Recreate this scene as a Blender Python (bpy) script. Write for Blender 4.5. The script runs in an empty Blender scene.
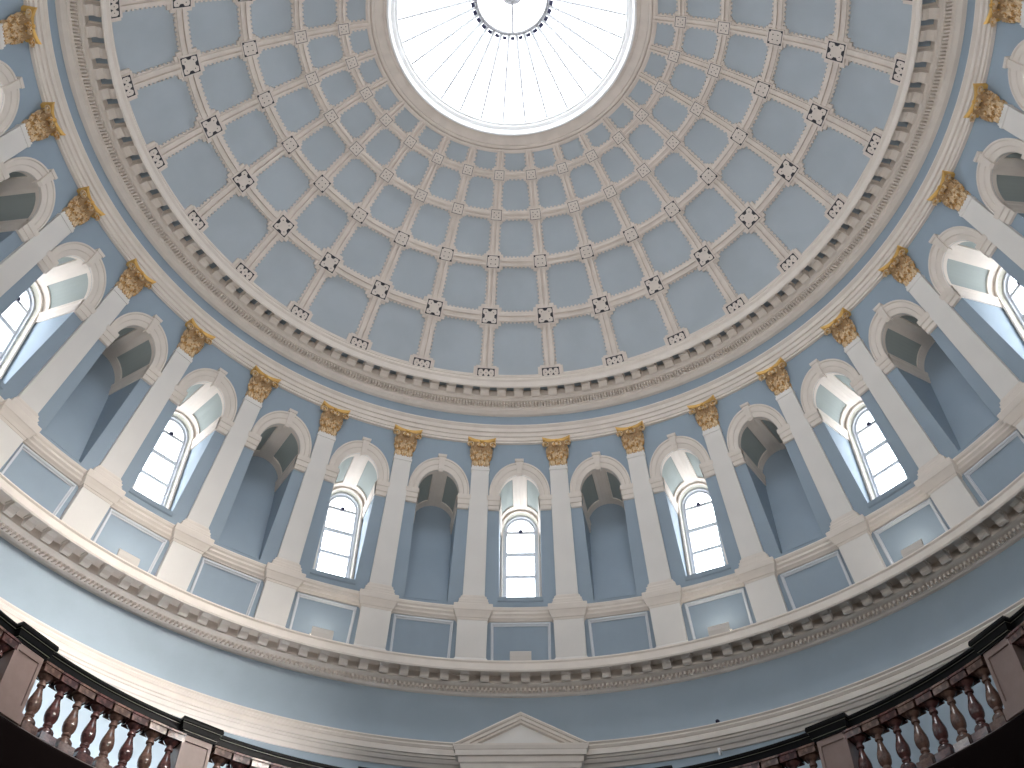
import bpy, math, random
from math import sin, cos, pi, sqrt, radians, degrees, atan2, asin
random.seed(7)
scene = bpy.context.scene
COL = scene.collection

# ------------------------------------------------------------------ materials
def mat(name, color, rough=0.6, metal=0.0, noise=0.0, nscale=6.0, spec=0.3, color2=None, bump=0.0, bscale=40.0, ramp=(0.4, 0.6)):
    m = bpy.data.materials.new(name); m.use_nodes = True
    nt = m.node_tree; b = nt.nodes['Principled BSDF']
    b.inputs['Roughness'].default_value = rough; b.inputs['Metallic'].default_value = metal
    b.inputs['Specular IOR Level'].default_value = spec
    b.inputs['Base Color'].default_value = (*color, 1)
    if color2 or noise or bump:
        tc = nt.nodes.new('ShaderNodeTexCoord')
    if color2 or noise:
        n = nt.nodes.new('ShaderNodeTexNoise'); n.inputs['Scale'].default_value = nscale; n.inputs['Detail'].default_value = 5
        nt.links.new(tc.outputs['Object'], n.inputs['Vector'])
        r = nt.nodes.new('ShaderNodeValToRGB')
        c2 = color2 if color2 else tuple(c * (1 - noise) for c in color)
        r.color_ramp.elements[0].position = ramp[0]; r.color_ramp.elements[1].position = ramp[1]
        r.color_ramp.elements[0].color = (*c2, 1); r.color_ramp.elements[1].color = (*color, 1)
        nt.links.new(n.outputs['Fac'], r.inputs['Fac']); nt.links.new(r.outputs['Color'], b.inputs['Base Color'])
    if bump:
        n2 = nt.nodes.new('ShaderNodeTexNoise'); n2.inputs['Scale'].default_value = bscale
        nt.links.new(tc.outputs['Object'], n2.inputs['Vector'])
        bp = nt.nodes.new('ShaderNodeBump'); bp.inputs['Strength'].default_value = bump; bp.inputs['Distance'].default_value = 0.02
        nt.links.new(n2.outputs['Fac'], bp.inputs['Height']); nt.links.new(bp.outputs['Normal'], b.inputs['Normal'])
    return m
CREAM = mat('cream_plaster', (0.74, 0.675, 0.615), 0.7, noise=0.05, nscale=3)
RIBC = mat('rib_plaster', (0.71, 0.64, 0.585), 0.7, noise=0.07, nscale=4)
SHAFT = mat('pilaster_paint', (0.745, 0.72, 0.69), 0.6, noise=0.03, nscale=2)
BLUE = mat('blue_wall_paint', (0.305, 0.38, 0.455), 0.6, noise=0.05, nscale=1.5)
DOMEB = mat('dome_blue_paint', (0.42, 0.475, 0.525), 0.6, noise=0.06, nscale=1.2)
PALEB = mat('pale_blue_moulding', (0.62, 0.65, 0.69), 0.55)
SOFF = mat('window_soffit_paint', (0.42, 0.41, 0.35), 0.6)  # cream with the soffit's olive shade put into the colour
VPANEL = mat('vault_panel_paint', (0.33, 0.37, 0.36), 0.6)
INK = mat('dark_inlay', (0.035, 0.035, 0.045), 0.6)
GOLD = mat('gilding', (0.74, 0.56, 0.36), 0.42, metal=0.35, color2=(0.55, 0.30, 0.10), nscale=17, bump=0.3, bscale=50, ramp=(0.40, 0.50))
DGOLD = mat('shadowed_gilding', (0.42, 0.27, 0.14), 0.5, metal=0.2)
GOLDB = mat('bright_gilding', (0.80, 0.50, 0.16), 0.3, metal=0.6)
WHITE = mat('white_gloss_paint', (0.88, 0.89, 0.90), 0.4)
FRAMEP = mat('sash_paint', (0.55, 0.58, 0.63), 0.45)
LAMPM = mat('uplight_casing', (0.58, 0.54, 0.50), 0.5)
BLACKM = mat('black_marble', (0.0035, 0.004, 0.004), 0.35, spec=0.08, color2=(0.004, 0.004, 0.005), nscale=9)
FILLET = mat('grey_green_marble', (0.09, 0.09, 0.07), 0.2, spec=0.6)  # paler colour stands in for highlights along the polished rail edges
PINK = mat('pink_marble', (0.26, 0.185, 0.165), 0.35, spec=0.4, color2=(0.24, 0.17, 0.15), nscale=7)
REDM = mat('red_marble', (0.13, 0.055, 0.05), 0.12, spec=0.7, color2=(0.05, 0.022, 0.024), nscale=14)
BROWNM = mat('brown_marble', (0.19, 0.11, 0.085), 0.14, spec=0.7, color2=(0.09, 0.05, 0.04), nscale=14)
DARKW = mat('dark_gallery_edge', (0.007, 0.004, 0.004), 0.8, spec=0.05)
PLINTHM = mat('plinth_edge', (0.20, 0.17, 0.16), 0.3)
FLOORM = mat('stone_floor', (0.50, 0.46, 0.41), 0.4, noise=0.2, nscale=3)
LOWERW = mat('lower_hall_plaster', (0.45, 0.43, 0.40), 0.7, noise=0.05)
VENT = mat('dark_vent', (0.02, 0.02, 0.05), 0.6)
DOORM = mat('dark_door_wood', (0.06, 0.035, 0.02), 0.4)

def glass_mat(name, rough=0.05, tint=(1, 1, 1), gl=0.04):
    m = bpy.data.materials.new(name); m.use_nodes = True; nt = m.node_tree
    nt.nodes.clear()
    o = nt.nodes.new('ShaderNodeOutputMaterial'); mx = nt.nodes.new('ShaderNodeMixShader')
    t = nt.nodes.new('ShaderNodeBsdfTransparent'); g = nt.nodes.new('ShaderNodeBsdfGlossy')
    t.inputs['Color'].default_value = (*tint, 1); g.inputs['Roughness'].default_value = rough
    mx.inputs['Fac'].default_value = gl
    nt.links.new(t.outputs[0], mx.inputs[1]); nt.links.new(g.outputs[0], mx.inputs[2]); nt.links.new(mx.outputs[0], o.inputs[0])
    return m
GLASS = glass_mat('window_glass')
def trans_mat(name, col, tr):
    m = bpy.data.materials.new(name); m.use_nodes = True; nt = m.node_tree; nt.nodes.clear()
    o = nt.nodes.new('ShaderNodeOutputMaterial'); mx = nt.nodes.new('ShaderNodeMixShader')
    d = nt.nodes.new('ShaderNodeBsdfDiffuse'); t = nt.nodes.new('ShaderNodeBsdfTranslucent')
    d.inputs['Color'].default_value = (*col, 1); t.inputs['Color'].default_value = (*col, 1)
    mx.inputs['Fac'].default_value = tr
    nt.links.new(d.outputs[0], mx.inputs[1]); nt.links.new(t.outputs[0], mx.inputs[2]); nt.links.new(mx.outputs[0], o.inputs[0])
    return m
GLBAR = trans_mat('translucent_glazing_bar', (0.60, 0.61, 0.63), 0.14)
BLUE2 = mat('gallery_wall_paint', (0.36, 0.44, 0.51), 0.6, noise=0.05, nscale=1.5)  # wall blue lightened to make up for light missing on the lower wall
LANT = mat('lantern_metal', (0.24, 0.24, 0.25), 0.5)

# ------------------------------------------------------------------ mesh helper
class MB:
    def __init__(s): s.v = []; s.f = []; s.m = []
    def pts(s, P):
        i = len(s.v); s.v.extend(P); return list(range(i, i + len(P)))
    def face(s, ids, mi=0): s.f.append(tuple(ids)); s.m.append(mi)
    def poly(s, P, mi=0): s.face(s.pts(P), mi)
    def loft(s, secs, closed=True, caps=True, mi=0, loop=False, mis=None):
        R = [s.pts(x) for x in secs]; n = len(secs[0]); K = len(R)
        for k in range(K if loop else K - 1):
            a = R[k]; b = R[(k + 1) % K]
            for i in range(n if closed else n - 1):
                j = (i + 1) % n
                s.face((a[i], a[j], b[j], b[i]), mis[i] if mis else mi)
        if caps and not loop:
            s.face(R[0][::-1], mi); s.face(R[-1], mi)
    def box(s, x0, x1, y0, y1, z0, z1, mi=0):
        s.loft([[(x0, y0, z), (x1, y0, z), (x1, y1, z), (x0, y1, z)] for z in (z0, z1)], mi=mi)
    def build(s, name, mats, parent=None, smooth=None, off=(0, 0, 0)):
        me = bpy.data.meshes.new(name)
        V = [(p[0] - off[0], p[1] - off[1], p[2] - off[2]) for p in s.v] if off != (0, 0, 0) else s.v
        me.from_pydata(V, [], s.f)
        for m in (mats if isinstance(mats, (list, tuple)) else [mats]): me.materials.append(m)
        me.polygons.foreach_set('material_index', s.m)
        import bmesh
        bm = bmesh.new(); bm.from_mesh(me); bmesh.ops.recalc_face_normals(bm, faces=bm.faces); bm.to_mesh(me); bm.free()
        if smooth:
            me.shade_smooth(); me.set_sharp_from_angle(angle=radians(smooth))
        me.update()
        o = bpy.data.objects.new(name, me); COL.objects.link(o)
        if parent: o.parent = parent
        return o
def pol(th, r, z): t = radians(th); return (r * sin(t), r * cos(t), z)
def revolve(mb, prof, n=180, t0=0, t1=360, closed=True, mi=0, mis=None):
    full = abs(t1 - t0 - 360) < 1e-6
    ts = [t0 + (t1 - t0) * i / n for i in range(n if full else n + 1)]
    mb.loft([[pol(t, r, z) for r, z in prof] for t in ts], closed=closed, caps=not full and closed, loop=full, mi=mi, mis=mis)
def empty(name, loc=(0, 0, 0), rz=0, parent=None):
    o = bpy.data.objects.new(name, None); COL.objects.link(o); o.location = loc; o.rotation_euler = (0, 0, rz)
    o.empty_display_size = 0.1
    if parent: o.parent = parent
    return o
def tag(o, label=None, cat=None, group=None, kind=None):
    if label: o['label'] = label
    if cat: o['category'] = cat
    if group: o['group'] = group
    if kind: o['kind'] = kind
    return o
def copy_tree(o, parent=None):
    c = o.copy(); COL.objects.link(c)
    if parent: c.parent = parent
    for ch in list(o.children): copy_tree(ch, c)
    return c
def struct(o, label=None, cat=None): o['kind'] = 'structure'; return tag(o, label, cat)

# ------------------------------------------------------------------ layout (metres)
ZC, ZB, RC, RB = 17.2128, 14.2307, 7.79, 8.9744
SL = (RB - RC) / (ZC - ZB)
def W(z): return RC + (ZC - z) * SL                  # the leaning drum wall
RS, ZS = 9.155, 12.48                               # dome sphere (blue field); ribs stand 0.05 proud
SILL, SPR, IMP = 14.21, 16.19, 15.93
NSILL = 14.09                                       # blind niches start a little lower
HW, AH = 0.432, 0.48                                # opening half width, arch rise
DB = 9.12                                           # back of recess
LOW_R = 9.52
ZLED = 12.62

# ------------------------------------------------------------------ drum wall with arched openings
wall_upper = MB()
def ohw(z, sl=SILL):
    if z <= sl or z >= SPR + AH: return 0.0
    return HW if z <= SPR else HW * sqrt(max(0, 1 - ((z - SPR) / AH) ** 2))
levels = [12.5, 13.0, 13.5, 13.95, 14.0, 'a', 'b', 14.7, 15.2, 15.7, IMP, SPR] + [SPR + AH * sin(radians(a)) for a in (8, 16, 24, 32, 40, 48, 56, 64, 72, 78, 83, 87)] + [SPR + AH, 16.9, 17.2, 17.45]
def wpt(x, z, pr=0.0): return (x, sqrt((W(z) - pr) ** 2 - x * x), z)
for b in range(30):
    tb = radians(12 * b); ct, st = cos(tb), sin(tb)
    def R(p): return (p[0] * ct + p[1] * st, -p[0] * st + p[1] * ct, p[2])
    for sgn in (-1, 1):
        rows = []
        sl = SILL if b % 2 == 0 else NSILL
        for z in levels:
            if z == 'a': z = sl - 1e-4
            if z == 'b': z = sl + 1e-4
            x0 = ohw(z, sl); x1 = W(z) * sin(radians(6)); rows.append([R(wpt(sgn * (x0 + (x1 - x0) * k / 4), z)) for k in range(5)])
        wall_upper.loft(rows, closed=False, caps=False)
wu = struct(wall_upper.build('wall_upper', BLUE), 'blue leaning drum wall pierced by arched windows and niches', 'wall')

# recess (niche or window reveal), one mesh each, copied round the drum as parts of the wall
def arch_pts(hw, ah, zc, n=18, a0=0, a1=180):
    return [(hw * cos(radians(a0 + (a1 - a0) * i / n)), zc + ah * sin(radians(a0 + (a1 - a0) * i / n))) for i in range(n + 1)]
def dwall(x, z): return sqrt(W(z) ** 2 - x * x)
def recess(window):
    m = MB()   # materials 0 blue, 1 cream, 2 vault panel, 3 soffit
    SL_ = SILL if window else NSILL
    for s in (-1, 1):
        x = s * HW
        zs = [SL_, 14.8, 15.4, IMP, SPR]
        m.loft([[(x, dwall(x, z), z), (x, DB, z)] for z in zs], closed=False, caps=False, mi=0)
    m.poly([(-HW, dwall(HW, SL_), SL_), (HW, dwall(HW, SL_), SL_), (HW, DB + (0.2 if window else 0), SL_), (-HW, DB + (0.2 if window else 0), SL_)], 0)
    # barrel vault: cream bands, sunk panels
    angs = [0, 12, 20, 28, 36, 44, 52, 60, 70, 80, 90, 100, 110, 120, 128, 136, 144, 152, 160, 168, 180]
    def vp(a, t, rec=0.0, ad=0.0):
        x = (HW + rec) * cos(radians(a)); z = SPR + (AH + rec) * sin(radians(a))
        d0 = dwall(x, z); return (x, d0 + (DB - d0) * t, z)
    T0, T1 = 0.07, 0.84
    for a, b in zip(angs[:-1], angs[1:]):
        panel = (12 <= a < 70) or (110 <= a < 168)
        if not panel:
            m.poly([vp(a, 0), vp(b, 0), vp(b, 1), vp(a, 1)], 1)
        else:
            m.poly([vp(a, 0), vp(b, 0), vp(b, T0), vp(a, T0)], 1)
            m.poly([vp(a, T1), vp(b, T1), vp(b, 1), vp(a, 1)], 1)
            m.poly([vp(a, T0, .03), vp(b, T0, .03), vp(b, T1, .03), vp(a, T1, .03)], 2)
            m.poly([vp(a, T0), vp(b, T0), vp(b, T0, .03), vp(a, T0, .03)], 1)
            m.poly([vp(a, T1), vp(b, T1), vp(b, T1, .03), vp(a, T1, .03)], 1)
            for e in (12, 70, 110, 168):
                if a == e or b == e: m.poly([vp(e, T0), vp(e, T1), vp(e, T1, .03), vp(e, T0, .03)], 1)
    # impost band running back into the recess
    for s in (-1, 1):
        prof = [(0.0, 15.93), (0.022, 15.93), (0.026, 16.0), (0.032, 16.02), (0.034, 16.12), (0.045, 16.14), (0.045, 16.19), (0, 16.19)]
        for i in range(len(prof) - 1):
            (p0, z0), (p1, z1) = prof[i], prof[i + 1]
            m.poly([(s * (HW - p0), dwall(HW, z0) - .03, z0), (s * (HW - p1), dwall(HW, z1) - .03, z1), (s * (HW - p1), DB, z1), (s * (HW - p0), DB, z0)], 1)
    if not window:
        P = [(-HW - .06, DB, SL_ - .02), (HW + .06, DB, SL_ - .02)] + [(x, DB, z) for x, z in arch_pts(HW + .06, AH + .06, SPR)]
        m.poly(P, 0)
    else:
        iw, ia = 0.372, 0.44
        out = [(HW, SILL), (HW, 15.2), (HW, SPR)] + arch_pts(HW, AH, SPR)[1:-1] + [(-HW, SPR), (-HW, 15.2), (-HW, SILL)]
        inn = [(iw, SILL), (iw, 15.2), (iw, SPR)] + arch_pts(iw, ia, SPR)[1:-1] + [(-iw, SPR), (-iw, 15.2), (-iw, SILL)]
        n = len(out)
        for i in range(n - 1):
            z = (out[i][1] + out[i + 1][1]) / 2; mi = 1
            a, b, c, d = out[i], out[i + 1], inn[i + 1], inn[i]
            a = (a[0] * 1.12, SPR + (a[1] - SPR) * 1.12 if a[1] > SPR else a[1]); b = (b[0] * 1.12, SPR + (b[1] - SPR) * 1.12 if b[1] > SPR else b[1])
            m.poly([(a[0], DB, a[1]), (b[0], DB, b[1]), (c[0], DB, c[1]), (d[0], DB, d[1])], mi)
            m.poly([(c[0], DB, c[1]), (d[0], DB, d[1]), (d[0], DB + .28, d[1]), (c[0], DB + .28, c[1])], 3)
            k = 0.93   # raised bead round the inner arch
        if True:
            secs = []
            for i in range(n):
                x, z = inn[i]; xo, zo = out[i]
                f = lambda t: (x + (xo - x) * t, z + (zo - z) * t)
                secs.append([(f(t)[0], DB - p, f(t)[1]) for t, p in ((.0, .0), (.0, .03), (.35, .045), (.7, .03), (.7, 0))])
            m.loft(secs, closed=False, caps=False, mi=1)
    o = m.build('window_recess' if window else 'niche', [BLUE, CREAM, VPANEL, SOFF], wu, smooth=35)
    return o
rec_w, rec_n = recess(True), recess(False)
for b in range(30):
    src = rec_w if b % 2 == 0 else rec_n
    o = src if b in (0, 1) else src.copy()
    if b > 1: COL.objects.link(o)
    o.parent = wu; o.rotation_euler = (0, 0, -radians(12 * b))

# ------------------------------------------------------------------ windows
def make_window():
    root = empty('window_1', (0, DB + .2, SILL))
    off = (0, DB + .2, SILL)
    f = MB()
    ow, oa, iw, ia = .372, .44, .292, .345
    def path(w, a): return [(w, SILL), (w, 15.2), (w, SPR)] + arch_pts(w, a, SPR)[1:-1] + [(-w, SPR), (-w, 15.2), (-w, SILL)]
    A, B_, Cc = path(ow, oa), path(.335, .395), path(iw, ia)
    secs = [[(a[0], DB + .10, a[1]), (b[0], DB + .10, b[1]), (b[0], DB + .15, b[1]), (c[0], DB + .15, c[1]), (c[0], DB + .21, c[1]), (a[0], DB + .21, a[1])] for a, b, c in zip(A, B_, Cc)]
    f.loft(secs, closed=True, caps=True); f.box(-.37, .37, DB + .12, DB + .21, SILL, SILL + .07)
    f.build('frame', FRAMEP, root, smooth=35, off=off)
    for z, t in ((16.17, .037), (15.57, .048), (14.98, .037)):
        g = MB(); g.box(-.315, .315, DB + .145, DB + .195, z - t, z + t); g.build('glazing_bar', FRAMEP, root, off=off)
    p = MB(); q = path(iw + .01, ia + .01); p.poly([(x, DB + .175, z) for x, z in q]); p.build('pane', GLASS, root, off=off)
    l = MB()
    l.loft([[(r * cos(radians(a)), DB + .13 + d, 16.19 + r * sin(radians(a))) for a in range(0, 360, 45)] for r, d in ((.02, -.03), (.045, -.02), (.045, 0), (.02, .012))])
    l.loft([[(x + .004 * cx, DB + .14, z + .004 * cz) for cx, cz in ((1, 1), (-1, 1), (-1, -1), (1, -1))] for x, z in ((0, 16.2), (.10, 16.42))], caps=True)
    l.build('latch', VENT, root, off=off)
    s = MB(); s.loft([[(-.46, dwall(.46, z) - p, z), (.46, dwall(.46, z) - p, z), (.44, DB + .1, z), (-.44, DB + .1, z)] for z, p in ((SILL - .075, .0), (SILL - .06, .02), (SILL - .012, .03), (SILL + .003, .03))])
    s.build('sill', BLUE, root, off=off)
    return root
ORD = ['', 'first', 'second', 'third', 'fourth', 'fifth', 'sixth', 'seventh', 'eighth', 'ninth', 'tenth']
def side(k): return 'left' if k < 0 else 'right'
win = make_window()
wpos = [0, -24, 24, -48, 48, -72, 72, -96, 96, 120, -120, 144, -144, 168, -168]
for i, t in enumerate(wpos):
    o = win if i == 0 else copy_tree(win)
    o.name = 'window_%d' % (i + 1)
    r = DB + .2; o.location = pol(t, r, SILL); o.rotation_euler = (0, 0, -radians(t))
    k = int(abs(t) / 24)
    lab = 'arched sash window in the drum, straight above the pediment' if t == 0 else 'arched sash window in the drum, %s to the %s of the central one' % (ORD[k], side(t))
    struct(o, lab, 'window')

# ------------------------------------------------------------------ arch surrounds
def make_surround(first_off):
    off = (0, W(IMP), IMP)
    root = empty('arch_surround', off)
    a = MB()
    secs = []
    prof = [(1.0, -.02), (1.0, .075), (.86, .08), (.82, .062), (.45, .055), (.40, .04), (.08, .036), (.0, .03), (0.0, -.02)]
    for i in range(33):
        an = radians(180 * i / 32); S = []
        for k, p in prof:
            rx = HW + .004 + (.64 - HW) * k; rz = AH + .004 + (.71 - AH) * k
            x, z = rx * cos(an), SPR + rz * sin(an)
            S.append((x, dwall(x, z) - p, z))
        secs.append(S)
    a.loft(secs, closed=True, caps=True); a.build('archivolt', CREAM, root, smooth=30, off=off)
    for s in (-1, 1):
        m = MB()
        L = [(15.925, .045, .655), (15.95, .05, .66), (16.0, .05, .66), (16.005, .066, .67), (16.09, .07, .67), (16.1, .085, .68), (16.14, .09, .685), (16.185, .092, .685)]
        m.loft([[(s * (HW - .004 - (p - .045) * .5), dwall(.43, z) - p, z), (s * x1, dwall(.66, z) - p, z), (s * x1, dwall(.66, z) + .04, z), (s * (HW - .004), dwall(.43, z) + .04, z)] for z, p, x1 in L])
        m.build('impost', CREAM, root, off=off)
    k = MB()
    L = [(16.62, .045, .055), (16.67, .05, .085), (16.90, .068, .10), (16.905, .088, .115), (16.95, .092, .12), (16.955, .075, .10)]
    k.loft([[(-hw, dwall(hw, z) - p, z), (hw, dwall(hw, z) - p, z), (hw, dwall(hw, z) + .03, z), (-hw, dwall(hw, z) + .03, z)] for z, hw, p in L])
    k.build('keystone', CREAM, root, off=off)
    return root
sur = make_surround(0)
first = True
bays = sorted(range(-8, 9), key=abs)
for b in bays:
    o = sur if first else copy_tree(sur); first = False
    t = 12 * b; o.location = pol(t, W(IMP), IMP); o.rotation_euler = (0, 0, -radians(t))
    if b == 0: lab = 'cream arch surround with keystone around the central window above the pediment'
    elif b % 2 == 0: lab = 'cream arch surround with keystone around the %s window %s of the central one' % (ORD[abs(b) // 2], side(b))
    else: lab = 'cream arch surround with keystone around the %s blind niche %s of the central window' % (ORD[(abs(b) + 1) // 2], side(b))
    tag(o, lab, 'arch surround', 'arch surrounds around the drum')

# ------------------------------------------------------------------ pilasters
def leaf(m, x0, d0, z0, w, h, out, tilt=0.0, side_n=0.0, curl=.35, mi=0):
    """acanthus leaf rooted at (x0, depth d0, z0); out = how far the tip leans towards the room"""
    N, K = 9, 6; secs = []
    for i in range(N + 1):
        t = i / N
        zz = h * (sin(t * pi * .62) / sin(pi * .5) if t < .82 else (1 - (t - .82) * 1.3))
        zz = h * min(1, 1.12 * t) if t < .8 else h * (0.97 - (t - .8) * curl * 1.5)
        oo = out * (t ** 2.2) * 1.0 + .012
        ww = w * (.55 + .5 * sin(pi * min(1, t * 1.05)) ** .8) * (1 if t < .85 else .75) * (1 + .14 * cos(t * pi * 7))
        S = []
        for j in range(K + 1):
            u = -1 + 2 * j / K
            dep = oo - .018 * abs(u) ** 1.5 + .008 * cos(u * pi * 2.5)
            S.append((x0 + tilt * t + ww * .5 * u, d0 - dep, z0 + zz - .015 * abs(u)))
        B = [(p[0], p[1] + .014, p[2] - .004) for p in S[::-1]]
        secs.append(S + B)
    m.loft(secs, closed=True, caps=True, mi=mi)
def volute(m, cx, d, cz, r, sgn, depth=.05, mi=0):
    secs = []
    for i in range(27):
        t = i / 26; a = radians(-60 + 640 * t) ; rr = r * (1 - .78 * t); th = .017 * (1 - .5 * t)
        x = cx + sgn * rr * cos(a); z = cz + rr * sin(a)
        secs.append([(x + th * cos(q) * sgn * cos(a), d - depth * .5 + depth * .5 * sin(q) - .03 * (1 - t), z + th * cos(q) * sin(a)) for q in [radians(e) for e in range(0, 360, 60)]])
    m.loft(secs, mi=mi)
    m.loft([[(cx + .014 * cos(radians(a)), d - dd, cz + .014 * sin(radians(a))) for a in range(0, 360, 60)] for dd in (-.02, .055, .07)], mi=1)
PZ0, PZ1 = 16.80, 17.325
def make_pilaster():
    off = (0, W(ZLED), ZLED)
    root = empty('pilaster', off)
    def rl(L, name, matl, x=0.0):
        m = MB(); m.loft([[(-hw, W(z) - p, z), (hw, W(z) - p, z), (hw, W(z) + .05, z), (-hw, W(z) + .05, z)] for z, hw, p in L]); return m.build(name, matl, root, off=off)
    rl([(ZLED, .375, .225), (12.86, .375, .225), (12.93, .36, .205), (12.96, .335, .185), (13.0, .315, .165), (13.02, .300, .15), (13.66, .297, .15), (13.70, .297, .15)], 'pedestal', SHAFT)
    rl([(13.70, .305, .158), (13.735, .31, .162), (13.74, .33, .175), (13.79, .345, .19), (13.85, .375, .215), (13.86, .385, .225), (13.955, .388, .228), (13.975, .378, .22), (13.98, .30, .165), (14.035, .305, .165), (14.05, .285, .145), (14.10, .29, .14), (14.12, .262, .12), (14.165, .255, .115), (14.17, .232, .10), (14.20, .226, .088)], 'base_moulding', CREAM)
    rl([(14.20, .2195, .082), (16.70, .1835, .082), (16.705, .196, .095), (16.75, .196, .095), (16.755, .182, .082), (16.81, .18, .08)], 'shaft', SHAFT)
    m = MB()
    Wm = W(17.0)
    def dz(z): return W(z)
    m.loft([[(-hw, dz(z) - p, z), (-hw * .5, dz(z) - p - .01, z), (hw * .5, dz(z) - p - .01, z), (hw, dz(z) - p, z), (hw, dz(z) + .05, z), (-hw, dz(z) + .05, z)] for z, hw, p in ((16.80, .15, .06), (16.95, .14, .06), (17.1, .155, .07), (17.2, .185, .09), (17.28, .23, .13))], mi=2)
    for x in (-.11, 0, .11): leaf(m, x, dz(16.82) - .08, 16.805, .108, .17, .085)
    for x in (-.158, .158): leaf(m, x, dz(16.82) - .03, 16.805, .06, .17, .05, tilt=.01 * (1 if x > 0 else -1))
    for x in (-.058, .058): leaf(m, x, dz(16.95) - .085, 16.93, .108, .20, .115)
    for x in (-.162, .162): leaf(m, x, dz(16.95) - .06, 16.93, .09, .21, .105, tilt=.045 * (1 if x > 0 else -1))
    for x in (-.125, .125): leaf(m, x, dz(17.05) - .09, 17.04, .10, .19, .07)
    for x in (-.03, .03): leaf(m, x, dz(17.1) - .09, 17.07, .06, .17, .05)
    for x in (-.20, .20): leaf(m, x, dz(17.1) - .06, 17.06, .08, .17, .06)
    for s in (-1, 1):
        volute(m, s * .225, dz(17.18) - .135, 17.195, .075, s)
        volute(m, s * .055, dz(17.18) - .125, 17.19, .052, -s)
    # concave abacus with centre flower
    n = 12
    def ab(z, k, mi):
        P = []
        for i in range(n + 1):
            u = -1 + 2 * i / n; P.append((.292 * k * u, dz(z) - (.135 + .085 * abs(u) ** 2) * k, z))
        return P + [(.292 * k, dz(z) + .03, z), (-.292 * k, dz(z) + .03, z)]
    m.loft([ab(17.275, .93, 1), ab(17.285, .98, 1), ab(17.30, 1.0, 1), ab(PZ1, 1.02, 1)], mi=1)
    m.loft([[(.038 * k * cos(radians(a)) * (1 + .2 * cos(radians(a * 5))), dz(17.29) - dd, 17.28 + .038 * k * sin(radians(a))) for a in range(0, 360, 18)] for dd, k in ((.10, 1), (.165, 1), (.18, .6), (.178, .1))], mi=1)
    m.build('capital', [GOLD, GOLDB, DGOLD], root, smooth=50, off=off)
    return root
pil = make_pilaster()
first = True
for j in sorted([k + .5 for k in range(-9, 9)], key=abs):
    o = pil if first else copy_tree(pil); first = False
    t = 12 * j; o.location = pol(t, W(ZLED), ZLED); o.rotation_euler = (0, 0, -radians(t))
    n = int(abs(j) + .5)
    lab = 'white pilaster with gilded leafy capital, %s to the %s of the central window' % (ORD[n], side(j))
    tag(o, lab, 'pilaster', 'pilasters around the drum')

# ------------------------------------------------------------------ dado panel mouldings and uplights
def make_panel():
    off = (0, W(12.8), 12.8)
    m = MB()
    def P(x, z, p): return (x, sqrt(W(z) ** 2 - x * x) - p, z)
    rings = []
    prof = [(.588, 13.725, .0), (.588, 13.725, .034), (.57, 13.707, .040), (.558, 13.695, .034), (.552, 13.689, .016), (.535, 13.672, .014), (.535, 13.672, .0)]
    def cs(x, z, p, c):   # corner c; bottom edge z mirrored about 13.24
        zz = z if c < 2 else 2 * 13.24 - z
        xx = x if c in (0, 3) else -x
        return P(xx, zz, p)
    secs = [[cs(x, z, p, c) for x, z, p in prof] for c in range(4)]
    m.loft(secs, closed=False, caps=False, loop=True)
    o = m.build('panel_moulding', PALEB, None, off=off)
    return o
pan = make_panel(); first = True
for b in bays:
    o = pan if first else pan.copy()
    if not first: COL.objects.link(o)
    first = False
    t = 12 * b; o.location = pol(t, W(12.8), 12.8); o.rotation_euler = (0, 0, -radians(t))
    if b == 0: lab = 'pale rectangular panel moulding between pedestals, below the central window'
    else: lab = 'pale rectangular panel moulding between pedestals, %s bay %s of the central window' % (ORD[abs(b)], side(b))
    tag(o, lab, 'panel moulding', 'panel mouldings below the arches')
def make_uplight():
    off = (0, 9.15, ZLED)
    root = empty('uplight', off)
    m = MB(); secs = []
    prof = [(9.28, 12.80), (9.13, 12.80), (9.08, 12.84), (9.055, 12.92), (9.06, 13.0), (9.085, 13.04), (9.10, 13.04), (9.10, 12.86), (9.26, 12.86), (9.26, 13.0), (9.28, 13.0)]
    for x in (-.205, .205): secs.append([(x, d, z) for d, z in prof])
    m.loft(secs); m.build('housing', LAMPM, root, off=off)
    for x in (-.19, .155):
        f = MB(); f.box(x, x + .035, 9.14, 9.22, ZLED, 12.81); f.build('bracket', LAMPM, root, off=off)
    d = MB(); d.box(-.2, .2, 9.105, 9.255, 12.87, 12.885)
    lm = bpy.data.materials.new('lamp_glow'); lm.use_nodes = True
    b = lm.node_tree.nodes['Principled BSDF']; b.inputs['Emission Color'].default_value = (1, .93, .82, 1); b.inputs['Emission Strength'].default_value = UPL
    d.build('lamp_tube', lm, root, off=off)
    return root
UPL = 9.0
upl = make_uplight(); first = True
for t in (0, -24, 24, -48, 48, -72, 72):
    o = upl if first else copy_tree(upl)
    o.location = pol(t, 9.15, ZLED); o.rotation_euler = (0, 0, -radians(t))
    lab = 'boxy uplight on the cornice ledge below the central window' if t == 0 else 'boxy uplight on the cornice ledge below the %s window %s of the central one' % (ORD[abs(t) // 24], side(t))
    tag(o, lab, 'uplight', 'uplights on the ledge')
    if first:      # the central uplight is switched off
        keep = [c for c in upl.children if c.name.startswith('lamp_tube')][0]; me_on = keep.data
    first = False
[c for c in upl.children if c.name.startswith('lamp_tube')][0].data = me_on.copy()
[c for c in upl.children if c.name.startswith('lamp_tube')][0].data.materials[0] = WHITE

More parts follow.
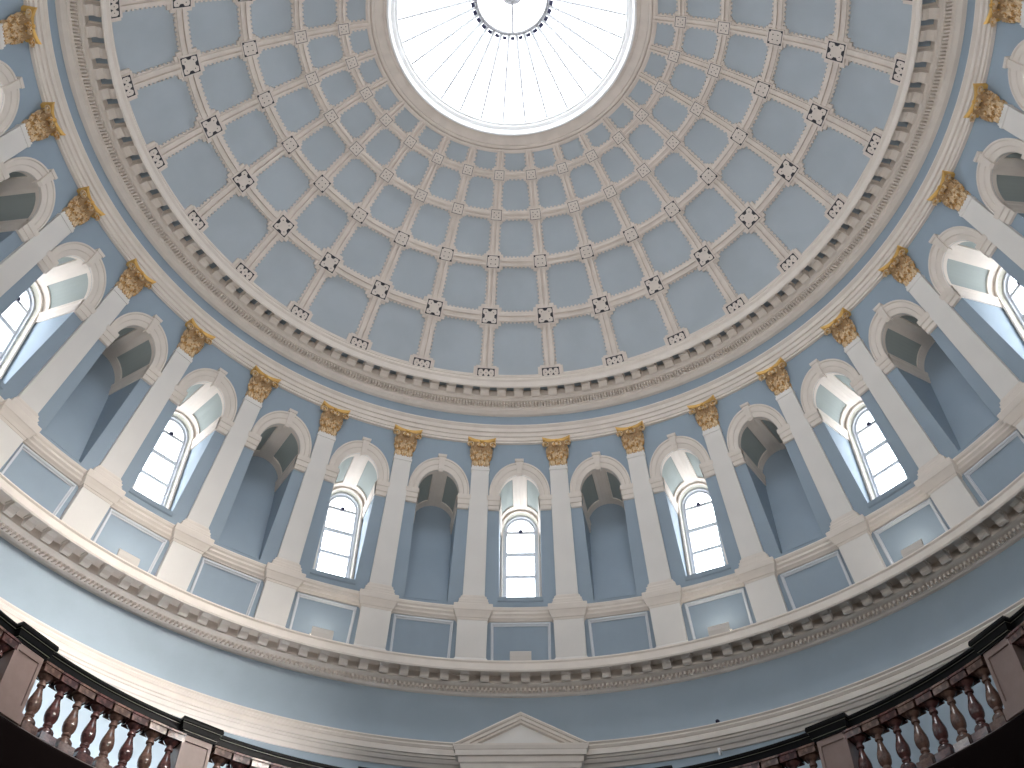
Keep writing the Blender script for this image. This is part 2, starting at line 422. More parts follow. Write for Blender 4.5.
# ------------------------------------------------------------------ sill band, architrave, frieze, cornices
def trim(name, prof, matl, label, cat, n=240, mis=None, smooth=None, extra=None, mark=None):
    if mark: mis = [1 if p == mark else 0 for p in prof]
    m = MB(); revolve(m, prof, n, mis=mis)
    if extra: extra(m)
    return struct(m.build(name, matl, None, smooth=smooth), label, cat)
w = W
trim('trim_1', [(w(14) + .04, 14.0), (w(13.99) - .085, 13.995), (w(13.97) - .105, 13.965), (w(13.93) - .105, 13.93), (w(13.9) - .085, 13.905), (w(13.87) - .10, 13.86), (w(13.83) - .075, 13.83), (w(13.81) - .07, 13.80), (w(13.79) - .03, 13.775), (w(13.76) - .03, 13.76), (w(13.75) + .04, 13.75)], CREAM, 'cream sill band running between the pedestals under the windows', 'moulding')
trim('trim_2', [(7.80, 17.745), (7.53, 17.742), (7.53, 17.715), (7.56, 17.69), (7.585, 17.675), (7.59, 17.58), (7.625, 17.575), (7.63, 17.48), (7.66, 17.475), (7.665, 17.385), (7.69, 17.38), (7.69, 17.335), (7.80, 17.33)], CREAM, 'cream architrave ring resting on the gilded capitals', 'architrave')
trim('wall_frieze', [(7.58, 17.71), (7.462, 17.99), (7.75, 17.99), (7.75, 17.71)], BLUE, 'narrow blue frieze between architrave and bracketed cornice', 'wall')
# upper bracketed cornice
def dentils(m, r0, r1, z0, z1, pitch, frac):
    n = round(360 / pitch)
    for i in range(n):
        t = i * 360 / n
        if abs((t + 180) % 360 - 180) > 108: continue
        h = 360 / n * frac / 2
        m.loft([[pol(t - h, r0, z), pol(t + h, r0, z), pol(t + h, r1, z), pol(t - h, r1, z)] for z in (z0, z1)])
upc = trim('trim_3', [(6.86, 18.56), (6.80, 18.50), (6.775, 18.455), (6.80, 18.44), (6.785, 18.41), (6.755, 18.375), (6.76, 18.345), (6.80, 18.315), (6.795, 18.30), (6.81, 18.19), (6.835, 18.17), (6.85, 18.18), (6.855, 18.42), (7.14, 18.42), (7.14, 18.235), (7.17, 18.215), (7.19, 18.15), (7.29, 18.13), (7.29, 18.045), (7.33, 18.04), (7.345, 17.985), (7.38, 17.965), (7.41, 17.945), (7.47, 17.94), (7.62, 17.95), (7.62, 18.56)], [CREAM, BLUE],
    'cream bracketed cornice ring at the foot of the dome', 'cornice', mark=(6.855, 18.42), extra=lambda m: dentils(m, 7.20, 7.292, 18.045, 18.12, .5, .5))
def bracket_mesh(r0, r1, ztop, hw, h, name, parent, fancy):
    m = MB(); secs = []
    L = r1 - r0
    # side profile (depth, z) of a scrolled bracket
    if fancy: pr = [(0, 0), (0, -h * .38), (.06 * L, -h * .50), (.2 * L, -h * .52), (.42 * L, -h * .50), (.6 * L, -h * .62), (.72 * L, -h * .90), (.84 * L, -h), (.95 * L, -h * .92), (L, -h * .7), (L, 0)]
    else: pr = [(0, 0), (0, -h * .62), (.1 * L, -h * .80), (.28 * L, -h * .84), (.5 * L, -h * .70), (.7 * L, -h * .80), (.85 * L, -h), (L, -h), (L, 0)]
    for x in (-hw, hw): secs.append([(x * (r0 + d) / r1, r0 + d, ztop + z) for d, z in pr])
    m.loft(secs)
    # cap fillet round the top
    m.loft([[(-hw * 1.14, r0 - .015, z), (hw * 1.14, r0 - .015, z), (hw * 1.18, r1, z), (-hw * 1.18, r1, z)] for z in (ztop - h * .17, ztop)])
    return m.build(name, CREAM, parent, off=(0, (r0 + r1) / 2, ztop))
def ring_parts(proto, parent, angles, r, z, limit, name):
    angles = sorted(angles, key=abs)
    src = proto.data
    for i, t in enumerate(angles[:limit]):
        o = proto if i == 0 else proto.copy()
        if i: COL.objects.link(o)
        o.parent = parent; o.location = pol(t, r, z); o.rotation_euler = (0, 0, -radians(t))
    rest = angles[limit:]
    if rest:
        m = MB()
        for t in rest:
            a = radians(t); base = len(m.v)
            for v in src.vertices:
                x, y = v.co.x, v.co.y + r; m.v.append((x * cos(a) + y * sin(a), -x * sin(a) + y * cos(a), v.co.z + z))
            for p in src.polygons: m.f.append(tuple(base + i for i in p.vertices)); m.m.append(p.material_index)
        o = m.build(name, [mm for mm in src.materials], parent); o['kind'] = 'stuff'
norm = lambda t: (t + 180) % 360 - 180
bk = bracket_mesh(6.86, 7.138, 18.42, .095, .215, 'modillion', upc, False)
ring_parts(bk, upc, [norm(3 * i) for i in range(120)], 6.999, 18.42, 100, 'modillion_run')
# lower bracketed cornice with the ledge on top
loc = trim('trim_4', [(9.75, ZLED), (8.775, ZLED), (8.75, 12.595), (8.715, 12.58), (8.71, 12.55), (8.74, 12.53), (8.735, 12.39), (8.70, 12.37), (8.72, 12.345), (8.75, 12.35), (8.755, 12.56), (9.20, 12.56), (9.20, 12.40), (9.235, 12.39), (9.25, 12.385), (9.40, 12.385), (9.40, 12.325), (9.43, 12.32), (9.46, 12.30), (9.53, 12.295), (9.75, 12.29)], CREAM,
    'cream bracketed cornice ring carrying the pilaster pedestals', 'cornice', extra=lambda m: dentils(m, 9.325, 9.402, 12.325, 12.386, .5, .5))
bk2 = bracket_mesh(8.77, 9.14, 12.56, .082, .20, 'modillion', loc, True)
ring_parts(bk2, loc, [norm(.55 + 2.4 * i) for i in range(150)], 8.955, 12.56, 100, 'modillion_run')

# ------------------------------------------------------------------ lower wall, string course, door with pediment
m = MB(); revolve(m, [(LOW_R, 12.35), (LOW_R, 7.6)], 240, closed=False)
struct(m.build('wall_gallery', BLUE2, None, smooth=20), 'smooth blue curved wall between the lower cornice and the gallery', 'wall')
m = MB(); revolve(m, [(LOW_R, 7.7), (LOW_R, 0)], 120, closed=False)
struct(m.build('wall_lower', LOWERW, None, smooth=20), 'plain curved wall of the hall beneath the gallery', 'wall')
trim('trim_5', [(9.55, 11.22), (9.30, 11.215), (9.262, 11.20), (9.255, 11.175), (9.285, 11.15), (9.275, 11.12), (9.30, 11.085), (9.315, 11.075), (9.30, 11.06), (9.298, 10.965), (9.335, 10.96), (9.345, 10.925), (9.375, 10.92), (9.385, 10.90), (9.41, 10.865), (9.45, 10.86), (9.47, 10.83), (9.485, 10.80), (9.55, 10.80)], CREAM, 'cream moulded string course curving behind the balustrade', 'moulding')
door = struct(empty('door_1', (0, 9.3, 7.92)), 'cream doorway surround topped by a triangular pediment, below the central window', 'doorway')
offd = (0, 9.3, 7.92)
m = MB()
L = [(9.6, 1.015, 9.22), (10.62, 1.015, 9.22), (10.63, 1.03, 9.20), (10.69, 1.035, 9.195), (10.70, 1.055, 9.175), (10.78, 1.075, 9.16), (10.80, 1.10, 9.135), (10.90, 1.115, 9.13), (10.905, 1.16, 9.09), (11.0, 1.165, 9.085), (11.01, 1.18, 9.075), (11.07, 1.205, 9.05), (11.10, 1.21, 9.045)]
m.loft([[(-x, d, z), (x, d, z), (x, 9.6, z), (-x, 9.6, z)] for z, x, d in L])
m.build('entablature', CREAM, door, off=offd)
m = MB(); H = 11.10; AP = 11.70
m.poly([(-.95, 9.20, H), (.95, 9.20, H), (0, 9.20, H + .47)]); m.build('tympanum', SHAFT, door, off=offd)
m = MB()
def rake(s):
    prof = [(0, 9.045), (.03, 9.03), (.055, 9.045), (.06, 9.075), (.11, 9.08), (.115, 9.12), (.15, 9.13), (.155, 9.19), (.155, 9.6), (0, 9.6)]  # (distance below top line, depth)
    secs = []
    ang = atan2(AP + .02 - H, 1.21)
    for (x, zt) in ((1.215, H), (0, AP + .02)):
        secs.append([(s * x, d, max(zt - q / cos(ang), H - .0 if x else -9)) if x else (0, d, zt - q / cos(ang)) for q, d in prof])
    # clip the lower end on the horizontal cornice
    a = [];
    for q, d in prof: a.append((s * (1.215 - q / cos(ang) / math.tan(ang)), d, H))
    m.loft([a, secs[1]])
rake(1); rake(-1)
m.build('raking_cornice', CREAM, door, off=offd)
for s in (-1, 1):
    m = MB(); m.loft([[(s * .70, d, z), (s * 1.0, d, z), (s * 1.0, 9.6, z), (s * .70, 9.6, z)] for z, d in ((7.92, 9.22), (9.6, 9.22))]); m.build('jamb', CREAM, door, off=offd)
m = MB(); m.box(-.7, .7, 9.36, 9.42, 7.92, 9.6)
for x in (-.35, .35):
    for z in (8.1, 8.9): m.box(x - .22, x + .22, 9.34, 9.37, z, z + .6)
m.build('door_leaf', DOORM, door, off=offd)
m = MB(); m.loft([[(r * cos(radians(a)), 0 + dz_, r * sin(radians(a)) * .8) for a in range(0, 360, 30)] for r, dz_ in ((.02, -.06), (.034, -.04), (.037, .0), (.025, .03))]); m.box(-.01, .01, 0, .03, -.06, -.015)
s_ = m.build('spotlight', VENT, None, smooth=40); s_.location = pol(21.8, 9.34, 11.26); s_.rotation_euler = (0, 0, -radians(21.8))
tag(s_, 'tiny black spotlight on top of the string course right of the pediment', 'spotlight')
m = MB(); m.box(-.02, .02, -.14, .03, -.02, .03); m.box(-.014, .014, -.14, -.11, -.10, -.02)
s_ = m.build('wall_hook', WHITE, None); s_.location = pol(21.4, 9.50, 10.76); s_.rotation_euler = (0, 0, -radians(21.4))
tag(s_, 'small white hook projecting beneath the string course right of the pediment', 'hook')

# ------------------------------------------------------------------ gallery and floor
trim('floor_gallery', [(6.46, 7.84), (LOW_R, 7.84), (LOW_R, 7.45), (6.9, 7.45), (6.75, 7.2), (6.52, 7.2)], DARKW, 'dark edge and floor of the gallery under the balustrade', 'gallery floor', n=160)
m = MB(); revolve(m, [(LOW_R, 0), (0.01, 0)], 96, closed=False); struct(m.build('floor', FLOORM), 'stone floor of the hall', 'floor')

# balustrade
bal = tag(empty('balustrade', (0, 6.6, 7.84)), 'dark marble gallery balustrade with vase balusters, along the bottom corners of the photo', 'balustrade')
BO = (0, 6.6, 7.84)
m = MB(); prof = [(6.505, 9.0), (6.495, 8.985), (6.495, 8.955), (6.515, 8.945), (6.515, 8.935), (6.53, 8.925), (6.535, 8.86), (6.545, 8.85), (6.545, 8.838), (6.56, 8.83), (6.56, 8.805), (6.84, 8.805), (6.88, 8.86), (6.88, 8.98), (6.86, 9.0)]
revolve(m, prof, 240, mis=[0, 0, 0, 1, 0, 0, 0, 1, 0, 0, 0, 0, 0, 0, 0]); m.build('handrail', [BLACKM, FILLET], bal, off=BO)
m = MB(); prof = [(6.46, 7.84), (6.46, 7.88), (6.475, 7.905), (6.49, 7.925), (6.84, 7.925), (6.86, 7.84)]
revolve(m, prof, 240, mis=[1, 1, 0, 0, 1, 1]); m.build('plinth', [PLINTHM, DARKW], bal, off=BO)
def baluster(matl, parent):
    m = MB()
    lathe = [(8.025, .098), (8.05, .104), (8.085, .102), (8.115, .082), (8.13, .05), (8.15, .045), (8.165, .058), (8.185, .058), (8.20, .052), (8.235, .074), (8.28, .086), (8.33, .087), (8.38, .078), (8.43, .062), (8.48, .046), (8.53, .036), (8.555, .034), (8.56, .052), (8.575, .055), (8.59, .052), (8.595, .040), (8.63, .044), (8.655, .07), (8.675, .09), (8.69, .10)]
    m.loft([[(r * cos(radians(a)), r * sin(radians(a)), z) for a in range(0, 360, 20)] for z, r in lathe])
    m.box(-.112, .112, -.112, .112, 7.925, 8.025); m.box(-.122, .122, -.122, .122, 8.69, 8.78); m.box(-.135, .135, -.135, .135, 8.78, 8.81)
    return m.build('baluster', matl, parent, smooth=38)
br, bb = baluster(REDM, bal), baluster(BROWNM, bal)
ped_t = [-41.1, -64.2, 40.35, 63.4, 17.35, -18.0, 86.5, -87.3, -0.35, 109.6, -110.4]
bt = []
for s, t0 in ((-1, 41.1), (-1, 64.2), (-1, 18.0), (1, 40.35), (1, 63.4), (1, 17.35), (-1, 87.3), (1, 86.5)):
    for k in range(8): bt.append(s * (t0 + 2.75 + 2.42 * k))
for t0 in (-0.35, -18.0):
    for k in range(6): bt.append(t0 + 2.55 + 2.42 * k)
RBAL = 6.60
used = {}
for i, t in enumerate(bt):
    proto = br if i % 2 == 0 else bb
    o = proto if i < 2 else proto.copy()
    if i > 1: COL.objects.link(o)
    o.parent = bal; p = pol(t, RBAL, 0); o.location = (p[0] - BO[0], p[1] - BO[1], 0 - BO[2]); o.rotation_euler = (0, 0, -radians(t))
def pedestal():
    m = MB(); r0 = 6.475
    m.box(-.235, .235, -.03, .36, 7.925, 8.06); m.box(-.212, .212, 0.012, .33, 8.06, 8.805)
    fr = .045
    for a, b, c, d in ((-.212, -.212 + fr, 8.06, 8.805), (.212 - fr, .212, 8.06, 8.805), (-.212 + fr, .212 - fr, 8.72, 8.805), (-.212 + fr, .212 - fr, 8.06, 8.14)): m.box(a, b, -.008, .02, c, d)
    o = m.build('pedestal', PINK, bal)
    c = MB(); S = []
    for z, p in ((8.805, .03), (8.83, .03), (8.838, .045), (8.85, .045), (8.86, .055), (8.925, .065), (8.935, .078), (8.945, .078), (8.955, .095), (8.985, .095), (9.02, .085)):
        S.append([(-.212 - p, -p * .8, z), (.212 + p, -p * .8, z), (.212 + p, .33 + p, z), (-.212 - p, .33 + p, z)])
    for i in range(len(S) - 1): c.loft([S[i], S[i + 1]], caps=(i in (0, len(S) - 2)), mi=1 if i in (2, 6) else 0)
    c.build('cap', [BLACKM, FILLET], o)
    return o
pd = pedestal()
for i, t in enumerate(ped_t):
    o = pd if i == 0 else copy_tree(pd, bal)
    p = pol(t, 6.485, 0); o.location = (p[0] - BO[0], p[1] - BO[1], 0 - BO[2]); o.rotation_euler = (0, 0, -radians(t))

# ------------------------------------------------------------------ dome
RW = RS - .05
def dm(th, ph, h=0.0):     # th deg, ph radians from the axis; h = height proud of the blue field
    R = RS - h; return pol(th, R * sin(ph), ZS + R * cos(ph))
def phi_r(r, h=.05): return asin(r / (RS - h))
PH = [phi_r(3.26), phi_r(4.04), phi_r(4.92), phi_r(5.878), phi_r(6.773)]
PHT = phi_r(2.74)
m = MB()
N = 24; p0, p1 = asin(6.95 / RS), asin(2.5 / RS)
m.loft([[dm(t * 2, p0 + (p1 - p0) * k / N) for k in range(N + 1)] for t in range(180)], closed=False, caps=False, loop=True)
# outer skin so the dome has thickness
m.loft([[pol(t * 6, (RS + .35) * sin(p0 + (p1 - p0) * k / 10), ZS + (RS + .35) * cos(p0 + (p1 - p0) * k / 10)) for k in range(11)] for t in range(60)], closed=False, caps=False, loop=True)
dome = struct(m.build('ceiling', DOMEB, None, smooth=40), 'coffered blue dome with cream ribs around a round skylight', 'dome')
def strip(mb, f, length, w_of, pitch=.085):
    """f(s, t, h): s along, t across (m), h proud; toothed outer fillet, raised band, central groove"""
    secs = []; n = max(2, int(length / pitch)); p = length / n
    for i in range(n):
        for (a, tooth) in ((0, 0), (.5, 0), (.5, 1), (1, 1)):
            s = (i + a) * p - (1e-4 if a == .5 and not tooth else 0); w = w_of(s); o = w - (.028 if tooth else 0)
            L = [(-o, -.01), (-o, .035), (-w + .045, .038), (-w + .05, .075), (-.020, .08), (-.016, .04), (.016, .04), (.020, .08), (w - .05, .075), (w - .045, .038), (o, .035), (o, -.01)]
            secs.append([f(s, t, h) for t, h in L])
    mb.loft(secs, closed=False, caps=False)
phb = asin(6.86 / RS); RL = (phb - PHT) * RS
m = MB()
strip(m, lambda s, t, h: dm(degrees(t / (RS * sin(phb - s / RS))), phb - s / RS, h), RL, lambda s: .150 - .045 * s / RL)
rib = m.build('rib', RIBC, dome)
for i in range(30):
    o = rib if i == 0 else rib.copy()
    if i: COL.objects.link(o)
    o.parent = dome; o.rotation_euler = (0, 0, -radians(6 + 12 * i))
for ph, wd in zip(PH[:4], (.108, .118, .130, .142)):
    m = MB(); R0 = RS * sin(ph); strip(m, lambda s, t, h: dm(degrees(s / R0), ph + t / RS, h), 2 * pi * R0, lambda s: wd); m.build('ring_rib', RIBC, dome)
m = MB()   # plain band round the oculus with fillets, and the curb
def dz_(r, h=0): return ZS + sqrt((RS - h) ** 2 - r * r)
prof = [(2.83, dz_(2.83) + .02), (2.83, dz_(2.83) - .035), (2.79, dz_(2.79) - .04), (2.785, dz_(2.785) - .075), (2.74, dz_(2.74) - .08), (2.735, dz_(2.735) - .04), (2.715, dz_(2.715) - .04), (2.71, dz_(2.71) - .085), (2.66, dz_(2.66) - .09), (2.655, dz_(2.655) - .06), (2.50, dz_(2.50) - .06), (2.49, dz_(2.49) - .09), (2.44, dz_(2.44) - .095), (2.42, 21.16), (2.42, 21.32), (2.83, 21.28)]
revolve(m, prof, 180); m.build('oculus_band', RIBC, dome, smooth=30)
for i in range(60):   # key-pattern blocks on the band
    pass
def node(row):
    ph = PH[row]; s = (.105, .115, .135, .166, .19)[row]
    m = MB(); r = (RS - .05) * sin(ph)
    def P(a, b, h): return dm(degrees(a / r), ph + b / RS, h)
    def sq(x0, x1, y0, y1, h0, h1, mi):
        n = 2
        m.loft([[P(x0, y0, h), P(x1, y0, h), P(x1, y1, h), P(x0, y1, h)] for h in (h0, h1)], mi=mi)
    half = row == 4
    y1 = .095 if half else s * 1.0
    e = s * (1.45 if half else 1.58)
    # eared cross plate
    if half:
        sq(-e, e, -.135, .12, -.01, .05, 0); sq(-s * 1.2, s * 1.2, -.165, .12, -.01, .05, 0); sq(-s * 1.12, s * 1.12, -.115, .10, 0, .088, 0)
    else:
        sq(-e, e, -s * 1.22, s * 1.22, -.01, .05, 0); sq(-s * 1.22, s * 1.22, -e, e, -.01, .05, 0); sq(-s * 1.18, s * 1.18, -s * 1.18, s * 1.18, .0, .088, 0)
    H, T = .0875, .0915
    t = s * (.10 if row >= 3 else .085)
    ylo = -.095 if half else -s
    for a in ((-s, s, ylo, ylo + t), (-s, s, y1 - t, y1), (-s, -s + t, ylo, y1), (s - t, s, ylo, y1)): sq(*a, H, T, 1)
    def tri(pts): m.loft([[P(x, y, h) for x, y in pts] for h in (H, T)], mi=1)
    def ell(cx, cy, rx, ry, mi=1, k=10): m.loft([[P(cx + rx * cos(2 * pi * i / k), cy + ry * sin(2 * pi * i / k), h) for i in range(k)] for h in (H, T)], mi=mi)
    if row == 3:
        for q in range(4):
            c, sn = (1, 0, -1, 0)[q], (0, 1, 0, -1)[q]
            rot = lambda x, y: (x * c - y * sn, x * sn + y * c)
            tri([rot(-.36 * s, -.92 * s), rot(.36 * s, -.92 * s), rot(.12 * s, -.58 * s), rot(.06 * s, -.30 * s), rot(-.06 * s, -.30 * s), rot(-.12 * s, -.58 * s)])
            ell(*rot(.50 * s, .50 * s), .07 * s, .07 * s)
            tri([rot(.92 * s, .92 * s), rot(.74 * s, .92 * s), rot(.92 * s, .74 * s)])
    elif row == 2:
        for cx in (-1, 1):
            for cy in (-1, 1):
                sq(cx * .86 * s - .15 * s, cx * .86 * s + .15 * s, cy * .86 * s - .15 * s, cy * .86 * s + .15 * s, H, T, 1)
                ell(cx * .36 * s, cy * .36 * s, .09 * s, .09 * s)
    elif row < 2:
        for cx in (-1, 1):
            for cy in (-1, 1): ell(cx * .42 * s, cy * .42 * s, .10 * s, .10 * s)
        ell(0, 0, .08 * s, .08 * s)
    else:
        for x in (-.30 * s, .30 * s):
            tri([(x - .17 * s, ylo + t), (x + .17 * s, ylo + t), (x, -.02)]); tri([(x - .17 * s, y1 - t), (x, .02), (x + .17 * s, y1 - t)])
        for x in (-.58 * s, 0, .58 * s): ell(x, 0, .05 * s, .05 * s)
        for cx in (-1, 1):
            for cy in (-1, 1): tri([(cx * .92 * s, cy * .085), (cx * .70 * s, cy * .085), (cx * .92 * s, cy * .04)])
    return m.build('rosette', [RIBC, INK], dome)
ang = [norm(6 + 12 * i) for i in range(30)]
nodes = [node(r) for r in range(5)]
rest = MB()
for r_, nd in enumerate(nodes):
    A = sorted(ang, key=lambda a: abs(a + .01))
    vis, hid = A[:20], A[20:]
    for i, t in enumerate(vis):
        o = nd if i == 0 else nd.copy()
        if i: COL.objects.link(o)
        o.parent = dome; o.rotation_euler = (0, 0, -radians(t))
    for t in hid:
        a = radians(t); base = len(rest.v)
        for v in nd.data.vertices: rest.v.append((v.co.x * cos(a) + v.co.y * sin(a), -v.co.x * sin(a) + v.co.y * cos(a), v.co.z))
        for p in nd.data.polygons: rest.f.append(tuple(base + i for i in p.vertices)); rest.m.append(p.material_index)
o = rest.build('rosette_run', [RIBC, INK], dome); o['kind'] = 'stuff'
m = MB(); prof = [(6.93, dz_(6.93) + .02), (6.90, dz_(6.90) - .03), (6.83, dz_(6.83) - .035), (6.82, dz_(6.82) + .01)]
revolve(m, prof, 180); m.build('base_fillet', RIBC, dome)

# ------------------------------------------------------------------ skylight
sky = struct(empty('window_16', (0, 0, 21.16)), 'round glazed skylight with radiating bars at the crown of the dome', 'skylight')
so = (0, 0, 21.16)
m = MB(); prof = [(2.43, 21.17), (2.415, 21.14), (2.385, 21.135), (2.37, 21.15), (2.355, 21.28), (2.30, 21.29), (2.285, 21.30), (2.28, 21.34), (2.24, 21.345), (2.225, 21.41), (2.43, 21.45)]
revolve(m, prof, 180); m.build('rim', WHITE, sky, smooth=30, off=so)
C0, C1 = (2.25, 21.41), (.78, 22.40)
m = MB(); revolve(m, [C0, (1.5, 21.89), C1], 90, closed=False); m.build('glazing', GLASS, sky, off=so)
def cpt(t, k, d, h):  # along cone at k, across d metres, h below the glass
    r = C0[0] + (C1[0] - C0[0]) * k; z = C0[1] + (C1[1] - C0[1]) * k
    return pol(t + degrees(d / r), r - h * .57, z - h * .82)
m = MB()
m.loft([[cpt(0, k, d, h) for d, h in ((-wv, 0), (-wv, .05), (wv, .05), (wv, 0))] for k, wv in ((0, .02), (.5, .026), (1, .032))])
b0 = m.build('glazing_bar', GLBAR, sky, off=so)
for i in range(30):
    o = b0 if i == 0 else b0.copy()
    if i: COL.objects.link(o)
    o.parent = sky; o.rotation_euler = (0, 0, -radians(6 + 12 * i))
m = MB(); revolve(m, [(.74, 22.335), (.72, 22.34), (.70, 22.36), (.70, 22.43), (.79, 22.44), (.79, 22.40), (.74, 22.38)], 90); m.build('inner_ring', LANT, sky, smooth=30, off=so)
m = MB(); m.loft([[pol(-degrees(hw / r), r, z), pol(degrees(hw / r), r, z), pol(degrees(hw / (r + .02)), r + .02, z + .03), pol(-degrees(hw / (r + .02)), r + .02, z + .03)] for r, z, hw in ((.825, 22.285, .046), (.765, 22.315, .044))])
v0 = m.build('vent', VENT, sky, off=so)
for i in range(30):
    o = v0 if i == 0 else v0.copy()
    if i: COL.objects.link(o)
    s = (1, .9, .75, 1.1, .85)[(i * 7) % 5]
    o.parent = sky; o.rotation_euler = (0, 0, -radians(12 * i)); 
m = MB(); revolve(m, [(.75, 22.38), (.4, 22.62), (.05, 22.72)], 48, closed=False); m.build('cap_glazing', GLASS, sky, off=so)
for a in (0, 90, 180, 270):
    m = MB(); m.loft([[pol(a + degrees(d / r), r, z + h) for d, h in ((-.02, 0), (-.02, -.03), (.02, -.03), (.02, 0))] for r, z in ((.74, 22.38), (.4, 22.61), (.06, 22.70))]); m.build('spoke', LANT, sky, off=so)
m = MB(); m.loft([[(r * cos(radians(a)), r * sin(radians(a)), z) for a in range(0, 360, 20)] for r, z in ((.24, 22.72), (.24, 22.67), (.12, 22.63))]); m.build('hub', LANT, sky, off=so)

# ------------------------------------------------------------------ light
world = bpy.data.worlds.new('World'); scene.world = world; world.use_nodes = True
bg = world.node_tree.nodes['Background']
SKY = 7.8
GROUND = 7.0
GL = 70.0
WSH = 24.0
UPW = 30.0
wn = world.node_tree; tc = wn.nodes.new('ShaderNodeTexCoord'); sp = wn.nodes.new('ShaderNodeSeparateXYZ'); rp = wn.nodes.new('ShaderNodeValToRGB')
wn.links.new(tc.outputs['Generated'], sp.inputs[0]); wn.links.new(sp.outputs['Z'], rp.inputs['Fac'])
# overcast sky above, sunlit pale roofs and terraces below the horizon
rp.color_ramp.elements[0].position = 0.0; rp.color_ramp.elements[0].color = (0.93, 0.96, 1.0, 1)
rp.color_ramp.elements[1].position = 0.6; rp.color_ramp.elements[1].color = (0.80, 0.85, 0.90, 1)
mr = wn.nodes.new('ShaderNodeMapRange'); mr.inputs['From Min'].default_value = -.05; mr.inputs['From Max'].default_value = .05
mr.inputs['To Min'].default_value = GROUND; mr.inputs['To Max'].default_value = SKY
wn.links.new(sp.outputs['Z'], mr.inputs['Value']); wn.links.new(rp.outputs['Color'], bg.inputs['Color']); wn.links.new(mr.outputs['Result'], bg.inputs['Strength'])
from mathutils import Vector
def portal(loc, d, sx, sy):
    L = bpy.data.lights.new('daylight_portal', 'AREA'); L.shape = 'RECTANGLE'; L.size = sx; L.size_y = sy
    L.cycles.is_portal = True
    o = bpy.data.objects.new('daylight_portal', L); COL.objects.link(o); o.location = loc
    o.rotation_euler = Vector(d).to_track_quat('-Z', 'Z').to_euler()
for t in wpos:
    p = pol(t, DB + .27, (SILL + 16.63) / 2); q = pol(t, 1, 0)
    portal(p, (-q[0], -q[1], 0), .70, 2.4)
portal((0, 0, 22.85), (0, 0, -1), 4.7, 4.7)
# area lamps added outside the windows opposite to brighten the lower left wall
tgt = Vector(pol(-50, 9.5, 10.4))
for t, e in ((96, GL * .6), (120, GL), (144, GL)):
    L = bpy.data.lights.new('window_daylight', 'AREA'); L.shape = 'RECTANGLE'; L.size = .75; L.size_y = 2.3; L.energy = e
    L.spread = radians(33); L.color = (1, .94, .87)
    o = bpy.data.objects.new('window_daylight', L); COL.objects.link(o)
    p = Vector(pol(t, DB + .45, 15.5)); o.location = p
    o.rotation_euler = (tgt - p).to_track_quat('-Z', 'Y').to_euler()
# unseen floodlights added on stands behind the handrail to brighten dome and walls
for i, t in enumerate((-12, 8, -84, 84, -108, 108, -132, 132, -156, 156, 180)):
    p = pol(t, 7.15, 7.84)
    root = tag(empty('gallery_uplighter', p, -radians(t)), 'black stand uplighter on the gallery floor behind the balustrade', 'uplighter', 'uplighters on the gallery floor')
    m = MB(); m.loft([[(r * cos(radians(a)), r * sin(radians(a)), z) for a in range(0, 360, 15)] for r, z in ((.16, 0), (.17, .03), (.02, .05), (.02, 1.14), (.15, 1.2), (.19, 1.28), (.17, 1.28), (.10, 1.21))])
    m.build('housing', BLACKM, root, smooth=40)
    L = bpy.data.lights.new('uplighter_lamp', 'AREA'); L.shape = 'DISK'; L.size = .32; L.energy = UPW * (2.8 if abs(t) > 130 else .35); L.color = (1, .955, .91); L.spread = radians(150)
    o = bpy.data.objects.new('uplighter_lamp', L); COL.objects.link(o); o.location = (p[0], p[1], p[2] + 1.29)
    q = pol(t, 1, 0); k = 1.5 if abs(t) > 130 else .45; o.rotation_euler = Vector((-q[0] * k, -q[1] * k, 1)).to_track_quat('-Z', 'Y').to_euler()
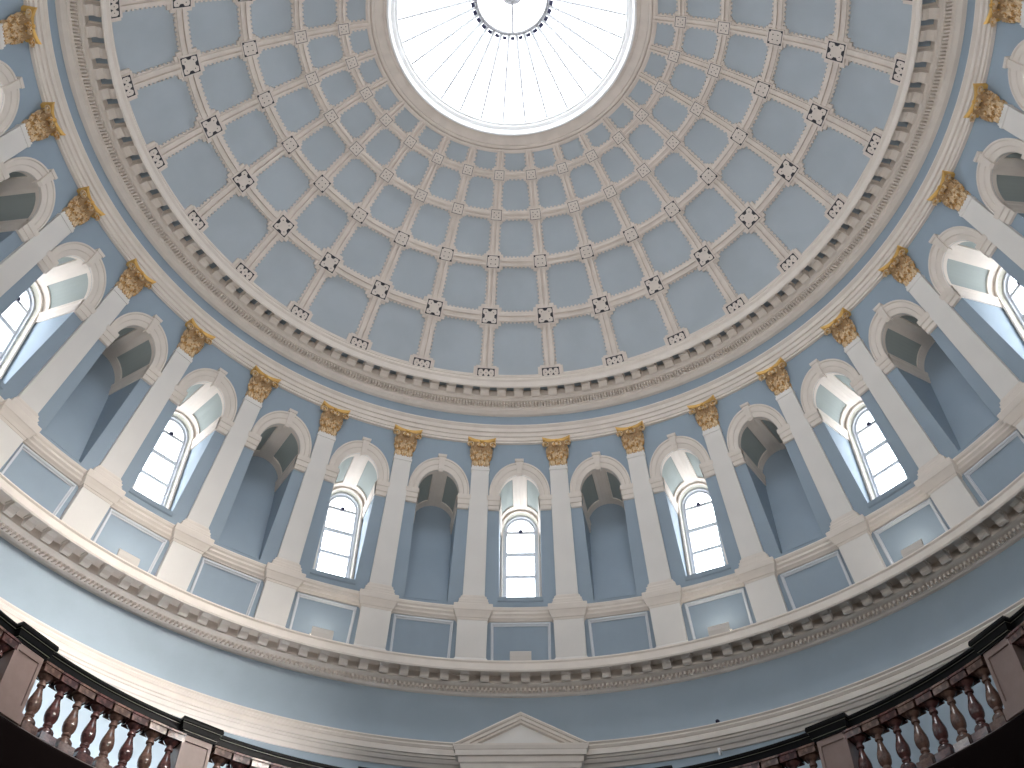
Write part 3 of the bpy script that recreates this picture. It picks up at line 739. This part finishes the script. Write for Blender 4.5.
# unseen low washers added on the gallery floor to whiten the left wall
for t in (-29, -38, -47, -56, -65):
    p = pol(t, 8.85, 7.84)
    root = tag(empty('wall_washer', p, -radians(t)), 'low floor lamp washing the gallery wall behind the left balusters', 'floor lamp', 'wall washers on the gallery floor')
    m = MB(); m.loft([[(-hx, -hy, z), (hx, -hy, z), (hx, hy, z), (-hx, hy, z)] for z, hx, hy in ((0, .25, .08), (.10, .25, .08), (.16, .27, .10), (.20, .27, .10), (.20, .24, .07), (.17, .24, .07))])
    m.build('housing', BLACKM, root)
    L = bpy.data.lights.new('washer_lamp', 'AREA'); L.shape = 'RECTANGLE'; L.size = .45; L.size_y = .12; L.energy = WSH; L.color = (1, .98, 1)
    o = bpy.data.objects.new('washer_lamp', L); COL.objects.link(o); o.location = (p[0], p[1], p[2] + .19)
    q = pol(t, 1, 0); o.rotation_euler = Vector((q[0] * .8, q[1] * .8, 1)).to_track_quat('-Z', 'Y').to_euler(); L.spread = radians(95)

# ------------------------------------------------------------------ camera
cam = bpy.data.cameras.new('camera'); cam.sensor_width = 36; cam.lens = 1015.562 / 1024 * 36
co = bpy.data.objects.new('camera', cam); COL.objects.link(co); co.location = (0.2881, -7.5375, 1.6)
from mathutils import Matrix
a, b, c = radians(49.26677), radians(-1.70482), radians(0.45181)
fwd = Vector((sin(b) * cos(a), cos(b) * cos(a), sin(a))); right = Vector((cos(b), -sin(b), 0)); up = right.cross(fwd)
r2 = right * cos(c) + up * sin(c); u2 = -right * sin(c) + up * cos(c)
co.rotation_euler = Matrix((r2, u2, -fwd)).transposed().to_euler()
cam.clip_start = .05; cam.clip_end = 200
scene.camera = co
scene.view_settings.view_transform = 'Standard'; scene.view_settings.look = 'None'
scene.view_settings.gamma = 1.0; scene.view_settings.use_curve_mapping = False
scene.view_settings.exposure = 0.48
scene.cycles.use_denoising = True
scene.cycles.max_bounces = 10; scene.cycles.diffuse_bounces = 8; scene.cycles.transparent_max_bounces = 8
scene.cycles.caustics_reflective = False; scene.cycles.caustics_refractive = False
scene.cycles.sample_clamp_indirect = 6
